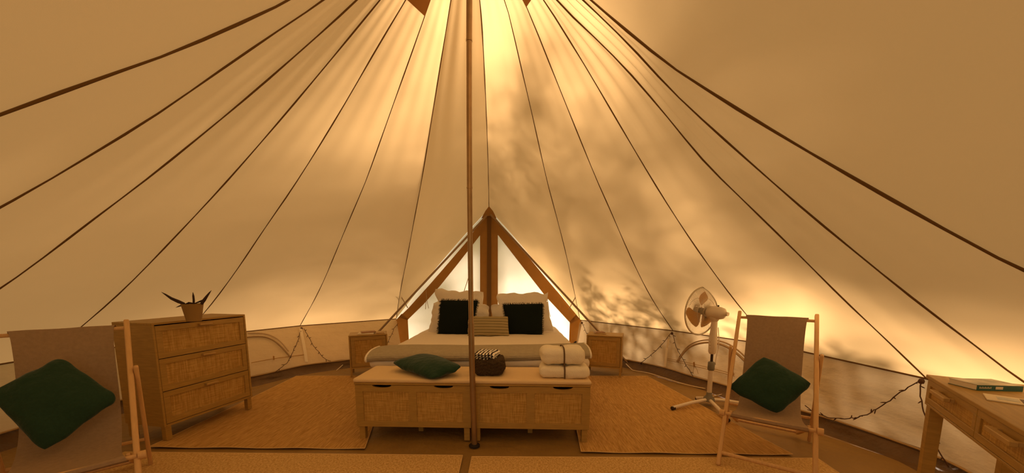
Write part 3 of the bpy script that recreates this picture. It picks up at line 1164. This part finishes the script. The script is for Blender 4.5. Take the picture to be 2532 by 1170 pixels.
cushion('striped_cushion', 'olive oblong cushion with thin dark stripes in front of the pillows', wcorn([(1156, 831), (1259, 832), (1256, 783), (1158, 782)], P, N_), .055, STRIPED, bow=.03, seed=4)

# ------------------------------------------------------------------ things on the bench
# green cushion lying almost flat
zc = .505


def P3(x, y, z):
    return atz(x, y, z)


gc = [P3(1067, 936, .530), P3(1143, 908, .58), P3(1062, 877, .585), P3(968, 898, .575)]
cushion('green_cushion', 'dark green cushion lying flat on the left storage bench', gc, .068, GREEN, group='green cushions', rnd_=.13, bow=.07, crumple=.008, seed=6)

# knitted throw, folded
kb = P3(1208, 932, .507)
kt = thing('knitted_throw', 'folded dark brown knitted throw beside the pole on the right bench', 'throw', (kb.x, kb.y, .5068), BZ)
mb = softbox(MB(), -.122, .122, 0, .24, 0, .137, .045, .010, 12, cuts=30, seed=3)
for i_, v in enumerate(mb.v):
    x_, y_, z_ = v
    k_ = .0035 * math.sin(z_ * 230 + 5 * noise.noise(Vector((x_ * 14, y_ * 14, 0)))) + .002 * math.sin(x_ * 260)
    mb.v[i_] = (x_ * (1 + k_ * 2), y_ - k_ * (1 if y_ < .12 else -1), z_ + (.004 * math.sin(x_ * 200) if z_ > .1 else 0))
mb.build('knitting', KNIT, kt, smooth=True)
# small striped cloth on it
st = thing('striped_cloth', 'small black and white striped cloth folded on the knitted throw', 'cloth', (kb.x - .03, kb.y + .03, .645), BZ + R(-6))


def scl(u, v, k=0):
    y = v * .17
    z = .004 + .020 * k + .008 * noise.noise(Vector((u * 3, v * 3, k * 3))) - .012 * max(0, u - .8) / .2 - .010 * max(0, .12 - v) / .12
    return Vector((lerp(-.075, .085, u) + .02 * (v - .5), y - .004 * k, z))


m = MB()
uvl = []
for k in range(3):
    m.grid(lambda u, v, k=k: scl(u, v, k), 14, 10)
    uvl += [(i / 14, j / 10) for j in range(11) for i in range(15)]
m.build('folded_layers', BWSTRIPE, st, smooth=True, uvs=uvl, fixn=False)


def robe(cx, cy_, z, w, d, h, label, seed, loc_rz):
    t = thing('folded_robe', label, 'bathrobe', (cx, cy_, z), loc_rz, 'folded white bathrobes on the bench')
    g = .004
    mb = softbox(MB(), -w / 2, w / 2, 0, d, 0, h, h * .42, .010, 9, cuts=26, seed=seed)
    for i_, v in enumerate(mb.v):
        x_, y_, z_ = v
        pinch_ = .17 * math.exp(-(x_ / .014) ** 2)
        roll = .02 * math.cos(x_ * 31 + seed)
        z2 = h / 2 + (z_ - h / 2) * (1 - pinch_ + roll)
        y2 = d / 2 + (y_ - d / 2) * (1 - pinch_ * .35)
        mb.v[i_] = (x_ + .004 * noise.noise(Vector((y_ * 25, z_ * 25, seed))), y2, z2 + .004 * noise.noise(Vector((x_ * 30, z_ * 12, seed))))
    mb.build('towelling', TOWEL, t, smooth=True)
    rb = MB()
    loop = [Vector((.0, -.004, .003)), Vector((0, -.008, h * .3)), Vector((0, -.004, h * .75)), Vector((0, .03, h + .004)), Vector((0, d / 2, h + .007)), Vector((0, d - .02, h + .003)), Vector((0, d + .004, h * .5)), Vector((0, d, .003))]
    loop = smoothpts(loop, 2)
    for a, b in zip(loop, loop[1:]):
        w_ = Vector((.006, 0, 0))
        rb.add([a - w_, a + w_, b + w_, b - w_], [(0, 1, 2, 3)])
    rb.build('ribbon', RIBBON, t, fixn=False)
    return t


ra = P3(1396, 938, .507)
robe(ra.x, ra.y, .5068, .385, .24, .095, 'white bathrobe tied with a brown ribbon, at the bottom of its stack', 11, BZ - R(2))
robe(ra.x - .002, ra.y + .02, .5068 + .100, .345, .23, .130, 'white bathrobe tied with a brown ribbon, topmost of its stack', 37, BZ + R(2))

# ------------------------------------------------------------------ books on the nightstands
e = atz(868, 827, .561)
book('open_book', 'long pale paperback, lowest of the books on the left nightstand', (-2.03, 4.46, .561), R(12), .20, .13, .014, PAPER, group='books on the nightstands')
book('paperback_book', 'brown paperback lying on top of the pale one, left nightstand', (-1.98, 4.475, .576), R(30), .18, .12, .014, BOOK_B, group='books on the nightstands')
book('paperback_book', 'small reddish-brown book at the bedside end of the left nightstand', (-1.80, 4.515, .561), R(16), .10, .10, .018, BOOK_O, group='books on the nightstands')
book('paperback_book', 'ochre paperback, the lower of two on the right nightstand', (1.115, 4.58, .551), R(-14), .15, .11, .012, BOOK_O, group='books on the nightstands')
book('paperback_book', 'thin brown booklet, the upper of two on the right nightstand', (1.135, 4.59, .564), R(8), .13, .10, .008, BOOK_B, group='books on the nightstands')

# ------------------------------------------------------------------ plant on the chest
tp = atz(480, 794, .942)
pl = thing('potted_plant', 'tan plant pot with a few withered dark leaves on the chest of drawers', 'potted plant', (tp.x, tp.y, .9415))
MB().lathe([(.002, 0), (.046, 0), (.066, .125), (.069, .137), (.062, .137), (.060, .115), (.002, .115)], n=28).build('pot', POTM, pl, smooth=True)
MB().lathe([(.002, .110), (.059, .112), (.002, .122)], n=20).build('soil', SOIL, pl, smooth=True)


def leafpx(pts, wid):
    return [aty(x, y, tp.y) - Vector((tp.x, tp.y, .9415)) for x, y in pts], wid


for k, (pts, wd) in enumerate([
    ([(462, 751), (448, 746), (430, 738), (415, 728), (405, 722)], (.012, .018, .014, .008, .001)),
    ([(466, 751), (455, 754), (444, 757), (434, 761)], (.012, .010, .007, .001)),
    ([(479, 752), (479, 742), (478, 732), (477, 723)], (.011, .011, .010, .002)),
    ([(498, 752), (505, 742), (512, 732), (518, 724), (523, 718)], (.014, .016, .011, .007, .001)),
    ([(478, 752), (488, 748), (497, 745), (506, 742)], (.003, .007, .010, .012)),
    ([(460, 752), (467, 749), (474, 750), (482, 752)], (.006, .010, .008, .004))]):
    P_, _ = leafpx(pts, wd)
    if k == 0:
        P_ = [p + Vector((0, -.02, 0)) for p in P_]
    m = MB()
    m.tube(P_, [w * .8 for w in wd], 6)
    for i, v in enumerate(m.v):
        m.v[i] = (v[0], v[1] * .5 + P_[0].y * .5, v[2])
    m.build('leaf', LEAF, pl, smooth=True)


# ------------------------------------------------------------------ deckchairs
def deckchair(loc, rz, label):
    t = thing('deckchair', label, 'deckchair', loc, rz, 'taupe sling deckchairs')
    w = .25
    for s in (-1, 1):
        MB().bar((s * w, 0.008, .006), (s * w, .945, .995), .027, .036, .0115).build('post', BEECH, t, smooth=True)
        MB().bar((s * (w + .026), .64, .735), (s * (w + .026), .862, .004), .022, .034, .009).build('prop_leg', BEECH, t, smooth=True)
        MB().bar((s * (w - .032), .285, .30), (s * (w - .045), .93, .03), .022, .034, .009).build('seat_rail', BEECH, t, smooth=True)
        MB().tube([(s * (w + .004), .262, .296), (s * (w + .036), .262, .296)], .024, 12).build('pivot_knob', BEECH, t, smooth=True)
    yb, zb = .905, .952
    MB().bar((-w, yb + .002, zb - .003), (w, yb + .002, zb - .003), .022, .022, .004).build('top_bar', BEECH, t, smooth=True)
    MB().tube([(-w, .262, .296), (w, .262, .296)], .013, 10).build('front_dowel', BEECH, t, smooth=True)
    MB().tube([(-w, .07, .075), (w, .07, .075)], .013, 10).build('foot_dowel', BEECH, t, smooth=True)
    for f_ in (.30, .55, .95):
        y, z = lerp(.25, .93, f_), lerp(.325, .03, f_)
        MB().tube([(-.205, y, z), (.205, y, z)], .011, 8).build('cross_dowel', BEECH, t, smooth=True)
    MB().tube([(-.27, .80, .21), (.27, .80, .21)], .011, 8).build('cross_dowel', BEECH, t, smooth=True)
    cur = smoothpts([Vector((0, yb - .008, zb + .020)), Vector((0, yb - .020, zb - .02)), Vector((0, .850, .80)), Vector((0, .80, .61)), Vector((0, .735, .44)), Vector((0, .60, .335)), Vector((0, .42, .30)), Vector((0, .262, .314))], 2)
    cur += [Vector((0, .245, .308)), Vector((0, .242, .292)), Vector((0, .26, .278)), Vector((0, .29, .288))]
    cur = [Vector((0, yb + .022, zb - .012)), Vector((0, yb + .020, zb + .010)), Vector((0, yb + .008, zb + .020))] + cur
    n = len(cur) - 1

    def g(u, v, o=0):
        j = min(n - 1, int(v * n))
        p = cur[j].lerp(cur[j + 1], v * n - j)
        wd = .186 + .020 * max(0, 1 - v / .35) ** 1.5 + .036 * max(0, (v - .72) / .28) ** 1.2
        sg = .018 * math.sin(math.pi * u) * math.sin(math.pi * v) * min(1, max(0, v - .12) * 4)
        return Vector((lerp(-wd, wd, u), p.y + sg * .5 + o, p.z - sg + .003 * noise.noise(Vector((u * 3, v * 6, 0))) - o))
    m = MB()
    m.grid(g, 14, n * 1)
    m.grid(lambda u, v: g(u, v, .0025), 14, n * 1)
    m.build('sling', LINEN, t, smooth=True, fixn=False)
    return t


CR = (Vector((1.60, 2.055, 0)), R(-37.0))
CL = (Vector((-2.053, 1.431, 0)), R(46))
deckchair(CR[0], CR[1], 'taupe sling deckchair beside the pedestal fan')
deckchair(CL[0], CL[1], 'taupe sling deckchair in front of the chest of drawers')


def chair_cushion(ch, pxs, label, seed, y1=.50, z1=.46, y2=.74, z2=.88):
    M = Matrix.Translation(ch[0]) @ Matrix.Rotation(ch[1], 4, 'Z')
    a = M @ Vector((0, y1, z1))
    b = M @ Vector((0, y2, z2))
    xdir = (M.to_3x3() @ Vector((1, 0, 0)))
    n = xdir.cross(b - a).normalized()
    return cushion('green_cushion', label, wcorn(pxs, a, n), .062, GREEN, group='green cushions', rnd_=.13, bow=.06, crumple=.01, seed=seed)


chair_cushion(CR, [(1922, 1025), (2010, 949), (1888, 880), (1800, 960)], 'dark green cushion standing on its corner in the deckchair by the fan', 22)
chair_cushion(CL, [(108, 1119), (294, 984), (150, 884), (-28, 975)], 'dark green cushion standing on its corner in the deckchair by the drawers', 31)

# ------------------------------------------------------------------ pedestal fan
fb = Vector((2.015, 3.40, 0))
fan = thing('pedestal_fan', 'ivory pedestal fan with amber blades between the rug and the right wall', 'fan', fb)


def fr(p):
    return Vector(p) - fb


fo = MB()
MB().lathe([(.018, .035), (.055, .04), (.05, .07), (.028, .10), (.026, .13)], n=20).build('base_hub', GREYPL, fan, smooth=True)
for x, y in ((1664, 1011), (1722, 987), (1799, 1040), (1835, 1000)):
    e = atz(x, y, .02)
    e = fr(e)
    e.z = .024
    MB().tube([Vector((e.x * .1, e.y * .1, .055)), Vector((e.x * .5, e.y * .5, .05)), e + Vector((0, 0, .006))], .017, 10).build('foot', PLASTIC, fan, smooth=True)
    MB().tube([e * .96 + Vector((0, 0, .004)), e * 1.03], .0185, 10).build('foot_cap', DARKPL, fan, smooth=True)
MB().tube([(0, 0, .12), (-.003, -.003, .42)], .022, 16).build('lower_tube', PLASTIC, fan, smooth=True)
MB().lathe([(.026, .36), (.032, .37), (.032, .44), (.024, .45)], n=20).build('height_collar', GREYPL, fan, smooth=True)
MB().tube([(0, 0, .44), (.0, 0, .56)], .0125, 12).build('inner_tube', DARKPL, fan, smooth=True)
MB().lathe([(.026, .53), (.036, .55), (.038, .66), (.030, .80), (.028, .87)], n=20).build('control_column', PLASTIC, fan, smooth=True)
for z in (.60, .63, .66):
    MB().tube([(-.035, -.012, z), (-.043, -.014, z)], .007, 8).build('button', PLASTIC, fan, smooth=True)
ax = Vector((-.43, .90, .03)).normalized()           # motor -> guard
mo = Vector((0, 0, .945))
Zq = Vector((0, 0, 1)).rotation_difference(ax).to_matrix()
MB().lathe([(.004, -.115), (.022, -.115), (.026, -.10), (.052, -.085), (.062, -.05), (.066, .0), (.062, .055), (.04, .075), (.004, .075)], c=mo, M=Zq, n=28).build('motor_housing', PLASTIC, fan, smooth=True)
MB().lathe([(.004, 0), (.019, 0), (.018, .02), (.004, .022)], c=mo - ax * .132, M=Zq, n=16).build('rear_knob', PLASTIC, fan, smooth=True)
MB().tube([mo - ax * .03 + Vector((0, 0, .05)), mo - ax * .03 + Vector((0, 0, .078))], .008, 8).build('oscillation_pin', DARKPL, fan, smooth=True)
MB().lathe([(.02, .845), (.036, .87), (.05, .895), (.05, .92)], n=20).build('neck_cradle', PLASTIC, fan, smooth=True)
dc = fr(aty(1741, 769, 3.52))
dc = mo + ax * .145
RG = .246
rg = MB()
pr = []
for k in range(48):
    q = 2 * math.pi * k / 48
    pr.append(dc + Zq @ Vector((math.cos(q) * RG, math.sin(q) * RG, 0)))
rg.tube([pr[-1]] + pr + pr[:2], .0075, 8, cap=False)
rg.build('rim', WIRE, fan, smooth=True)
gw = MB()
for k in range(132):
    q = 2 * math.pi * k / 96
    c_, s_ = math.cos(q), math.sin(q)
    for s, dep in ((-1, .055), (1, .060)):
        pts = [dc + Zq @ Vector((c_ * r_, s_ * r_, s * dep * (1 - (r_ / RG) ** 4))) for r_ in (.05, .12, .18, .21, RG)]
        gw.tube(pts, .0014, 3, cap=False)
for s, dep in ((-1, .055), (1, .060)):
    for r_ in (.05, .13):
        pts = [dc + Zq @ Vector((math.cos(2 * math.pi * k / 32) * r_, math.sin(2 * math.pi * k / 32) * r_, s * dep * (1 - (r_ / RG) ** 4))) for k in range(33)]
        gw.tube(pts, .0018, 4, cap=False)
gw.build('guard_wires', WIRE, fan, smooth=True, kind='stuff')
MB().lathe([(.004, -.06), (.05, -.058), (.05, -.05), (.004, -.048)], c=dc, M=Zq, n=24).build('guard_plate', WIRE, fan, smooth=True)
MB().lathe([(.004, .056), (.045, .058), (.045, .066), (.004, .068)], c=dc, M=Zq, n=24).build('front_badge', WIRE, fan, smooth=True)
MB().lathe([(.004, -.035), (.034, -.03), (.036, .02), (.004, .03)], c=dc, M=Zq, n=20).build('blade_hub', DARKPL, fan, smooth=True)
for k in range(3):
    q0 = R(50 + 120 * k)

    def bf(u, v, q0=q0):
        r_ = lerp(.03, .202, v)
        half = .2 + .58 * math.sin(min(1, v * 1.15) * math.pi * .62) * (1 - .22 * v)
        edge = 1 - max(0, (v - .86) / .14) ** 2 * .5
        a_ = q0 + (u - .5) * 2 * half * edge + .25 * v
        return dc + Zq @ Vector((math.cos(a_) * r_, math.sin(a_) * r_, .028 * (u - .5) * (1 + v)))
    MB().grid(bf, 12, 12).build('blade', AMBER, fan, smooth=True, fixn=False)
MB().tube(smoothpts([Vector((.03, -.02, .80)), Vector((.045, -.02, .70)), Vector((.05, -.02, .60)), Vector((.03, -.02, .50)), Vector((.03, -.02, .42))], 2), .0035, 6).build('power_cord', PLASTIC, fan, smooth=True)

# cables on the floor
c1 = [(1548, 900, .05), (1560, 912, .02), (1566, 917, .006), (1600, 921, .012), (1640, 934, .014), (1690, 950, .014), (1740, 961, .012), (1790, 969, .008), (1806, 972, .008)]
o = MB().tube(smoothpts([atz(x, y, z) for x, y, z in c1], 2), .006, 6).build('extension_cable', CABLE, smooth=True)
tag(o, 'long white cable running from the right nightstand past the fan', 'cable')
c2 = [(1736, 985, .014), (1745, 983, .012), (1770, 979, .008), (1795, 973, .008)]
o = MB().tube(smoothpts([atz(x, y, z) for x, y, z in c2], 2), .005, 6).build('fan_cable', CABLE, smooth=True)
tag(o, 'short white cable lying behind the fan base', 'cable')
c3 = [(832, 916, .01), (845, 905, .03), (856, 894, .05)]
o = MB().tube([atz(x, y, z) for x, y, z in c3], .005, 6).build('charger_cable', CABLE, smooth=True)
tag(o, 'pale cable end beside the left nightstand', 'cable')


# ------------------------------------------------------------------ details sewn on the skirts
def wline(name, pts, side, r, m, parent, off=.014, sm=2, **kw):
    MB().tube(smoothpts([onwall(x, y, side, off) for x, y in pts], sm), r, 6).build(name, m, parent, smooth=True, **kw)


def wstrap(name, pts, side, w, m, parent, off=.012):
    P_ = [onwall(x, y, side, off) for x, y in pts]
    mb = MB()
    for a, b in zip(P_, P_[1:]):
        t_ = (b - a).normalized()
        c = (Vector((PX, PYY, a.z)) - a).normalized()
        s_ = t_.cross(c).normalized() * w / 2
        mb.prism([a - s_, a + s_, b + s_, b - s_], c * .003)
    mb.build(name, m, parent)


wline('vent_piping', [(560, 842), (612, 833), (652, 832), (675, 841), (693, 856), (708, 873), (718, 884)], 'L', .011, PIPING, WL)
wline('vent_piping', [(612, 824), (655, 824), (680, 834), (698, 849), (712, 868)], 'L', .008, WALLC, WL, off=.01)
wline('flap_seam', [(620, 897), (680, 886), (720, 881), (752, 877)], 'L', .004, WEBBING, WL)
wstrap('strap', [(741, 812), (748, 848), (753, 877), (755, 894)], 'L', .04, STRAP, WL, off=.04)
wstrap('toggle', [(675, 880), (675, 890)], 'L', .02, WEBBING, WL, off=.02)
wline('vent_piping', [(1677, 895), (1688, 878), (1703, 861), (1722, 851), (1748, 846), (1775, 848), (1800, 856), (1822, 870), (1842, 888), (1862, 908)], 'R', .013, PIPING, WR, off=.03)
wline('vent_piping', [(1680, 886), (1700, 857), (1722, 845), (1748, 840), (1775, 841), (1802, 849), (1826, 864), (1856, 892)], 'R', .008, PIPING, WR, off=.02)
wstrap('strap', [(1656, 838), (1652, 860), (1649, 885), (1647, 906)], 'R', .03, STRAP, WR, off=.03)
wline('flap_seam', [(1651, 886), (1700, 896), (1760, 910), (1818, 925)], 'R', .004, CORD, WR)
wline('flap_seam', [(1651, 890), (1700, 901), (1760, 915), (1818, 930)], 'R', .004, CORD, WR)
wstrap('toggle', [(1718, 895), (1719, 907)], 'R', .02, WEBBING, WR, off=.02)
wstrap('toggle', [(1814, 915), (1816, 928)], 'R', .02, WEBBING, WR, off=.02)
wline('toggle_loop', [(1718, 905), (1715, 918), (1716, 924)], 'R', .003, CORD, WR)
wline('toggle_loop', [(1719, 905), (1725, 914), (1728, 924)], 'R', .003, CORD, WR)
# little bundle of cords at each corner of the roof
for (x, y, s) in ((985, 797, 'L'), (1440, 798, 'R'), (744, 812, 'L'), (1664, 824, 'R'), (2290, 943, 'R')):
    p = onwall(x, y, s, .03)
    MB().lathe([(.003, -.02), (.014, -.015), (.017, 0), (.012, .014), (.003, .018)], c=p, n=10).build('rope_knot', FAIRY, WL if s == 'L' else WR, smooth=True)


def fairy(pts, side, label, off=.03, step=.085):
    P_ = [onwall(x, y, side, off) for x, y in pts]
    o0 = P_[0].copy()
    t = thing('fairy_light_string', label, 'string lights', o0, 0, 'fairy light strings on the tent walls')
    L_ = smoothpts([p - o0 for p in P_], 2)
    tot = sum((b - a).length for a, b in zip(L_, L_[1:]))
    n = max(4, int(tot / .03))
    L_ = resample(L_, n)
    L_ = [p + Vector((random.uniform(-.004, .004), random.uniform(-.003, .003), random.uniform(-.004, .004))) for p in L_]
    MB().tube(L_, .0038, 5).build('wire', FAIRY, t, smooth=True)
    k = max(2, int(tot / step))
    for j in range(k):
        i = int((j + .5) / k * (n - 1))
        a = L_[i]
        tt = (L_[min(i + 1, n - 1)] - L_[max(0, i - 1)]).normalized()
        s_ = 1 if j % 2 else -1
        out = Vector((tt.z, 0, -tt.x)) * s_
        d = (out * .9 + tt * .5 + Vector((0, 0, .1))).normalized()
        MB().tube([a, a + d * .02, a + d * .034], [.0035, .0042, .002], 5).build('bulb', FAIRY, t, smooth=True)
    return t


fairy([(741, 815), (735, 845), (722, 868), (711, 893), (700, 903), (688, 912), (679, 918)], 'L', 'fairy lights hanging leftwards from the roof corner above the pale strap, left wall')
fairy([(750, 813), (762, 834), (775, 858), (789, 872), (803, 890), (816, 892)], 'L', 'fairy lights hanging towards the left nightstand from the same roof corner')
fairy([(983, 800), (973, 812), (969, 826), (961, 838), (956, 852)], 'L', 'fairy lights dangling at the left foot of the gable window')
fairy([(1440, 800), (1447, 812), (1450, 822), (1456, 832)], 'R', 'fairy lights dangling at the right foot of the gable window')
fairy([(1660, 824), (1652, 836), (1638, 853), (1626, 866), (1606, 882), (1590, 895), (1578, 899)], 'R', 'fairy lights hanging towards the right nightstand from the roof corner')
fairy([(1666, 824), (1671, 845), (1676, 864), (1688, 882), (1700, 903), (1708, 915), (1716, 930)], 'R', 'fairy lights hanging over the vent left of the fan pole')
fairy([(2289, 942), (2265, 953), (2240, 968), (2212, 990), (2175, 1012), (2140, 1028), (2105, 1036), (2060, 1034), (2025, 1022), (1998, 1003)], 'R', 'long swag of fairy lights between the right deckchair and the desk')
fairy([(2290, 945), (2286, 985), (2300, 1030), (2314, 1063), (2324, 1100), (2345, 1132), (2360, 1158)], 'R', 'fairy lights hanging behind the legs of the desk')

# ------------------------------------------------------------------ trees outside, behind the tent, whose shade dapples the canvas
def tree(x, y, h, cr, label, seed, n, lsz=.16):
    rnd = random.Random(seed)
    t = thing('shade_tree', label, 'tree', (x, y, -.05), 0, 'trees shading the tent')
    MB().tube([(0, 0, 0), (.1, 0, h * .4), (-.05, .1, h * .8)], [.22, .17, .07], 8).build('trunk', BARK, t, smooth=True)
    m = MB()
    clumps = []
    for k in range(34):
        while True:
            p = Vector((rnd.uniform(-1, 1), rnd.uniform(-1, 1), rnd.uniform(-1, 1)))
            if p.length < 1:
                break
        clumps.append((p * cr + Vector((0, 0, h * .8)), rnd.uniform(.5, 1.0)))
    for k in range(n):
        c, rr = clumps[rnd.randrange(len(clumps))]
        p = c + Vector((rnd.gauss(0, 1), rnd.gauss(0, 1), rnd.gauss(0, .8))) * rr * .42
        a = Vector((rnd.uniform(-1, 1), rnd.uniform(-1, 1), rnd.uniform(-.6, .6))).normalized()
        b = a.cross(Vector((rnd.uniform(-1, 1), rnd.uniform(-1, 1), rnd.uniform(-1, 1)))).normalized()
        s_ = rnd.uniform(.6, 1.2) * lsz
        m.add([p - a * s_, p - b * s_ * .5, p + a * s_, p + b * s_ * .5], [(0, 1, 2, 3)])
    m.build('foliage', FOLI, t, fixn=False, kind='stuff')
    return t


for k, (tp_, dist, cr, n, lab) in enumerate((
        (pol(24, 2.6, 1.5), 15, 1.5, 800, 'small sparse tree behind the gable window'),
        (pol(-45, 2.6, 1.5), 15, 1.9, 1500, 'leafy tree behind the left side of the tent'),
        (pol(-104, 2.6, 1.5), 12, 2.2, 3000, 'broad dense tree beyond the left wall'),
        (pol(70, 1.8, 2.1), 10, 1.3, 700, 'small sparse tree beyond the right wall'),
        (Vector((1.60, .80, 1.95)), 12, .95, 3000, 'tall slim dense tree added unseen to shade the right side of the doorway'),  # out of view, added to darken the near right canvas
        (pol(34, 1.4, 2.3), 18, 1.5, 480, 'thin sparse tree farthest behind the tent'))):
    q = tp_ + SUND * dist
    tree(q.x, q.y, q.z / .8, cr, lab, 5 + k * 7, n)


# unseen hedges added to keep the sun off the skirts and lower canvas
for a0, a1, hh, n, lab, sd in ((27, 125, 2.95, 11500, 'loose screen of leaves added unseen to shade the right rear of the tent', 3), (-52, -28, 1.9, 2800, 'loose screen of leaves added unseen to shade the left rear of the tent', 4)):
    rnd = random.Random(sd)
    m = MB()
    for k in range(n):
        a = rnd.uniform(a0, a1)
        p = pol(a, 5.3 + rnd.gauss(0, .22), 0)
        top_ = hh * (.8 + .35 * noise.noise(Vector((a * .12, sd, 0))))
        p.z = rnd.uniform(-.02, 1) ** 1.0 * top_ if k % 5 else rnd.uniform(0, top_ * .5)
        p.z = abs(p.z)
        d = Vector((rnd.uniform(-1, 1), rnd.uniform(-1, 1), rnd.uniform(-.6, .6))).normalized()
        b = d.cross(Vector((rnd.uniform(-1, 1), rnd.uniform(-1, 1), rnd.uniform(-1, 1)))).normalized()
        s_ = rnd.uniform(.05, .09)
        m.add([p - d * s_, p - b * s_ * .55, p + d * s_, p + b * s_ * .55], [(0, 1, 2, 3)])
    o = m.build('shade_hedge', FOLI, None, fixn=False)
    tag(o, lab, 'shade_hedge')
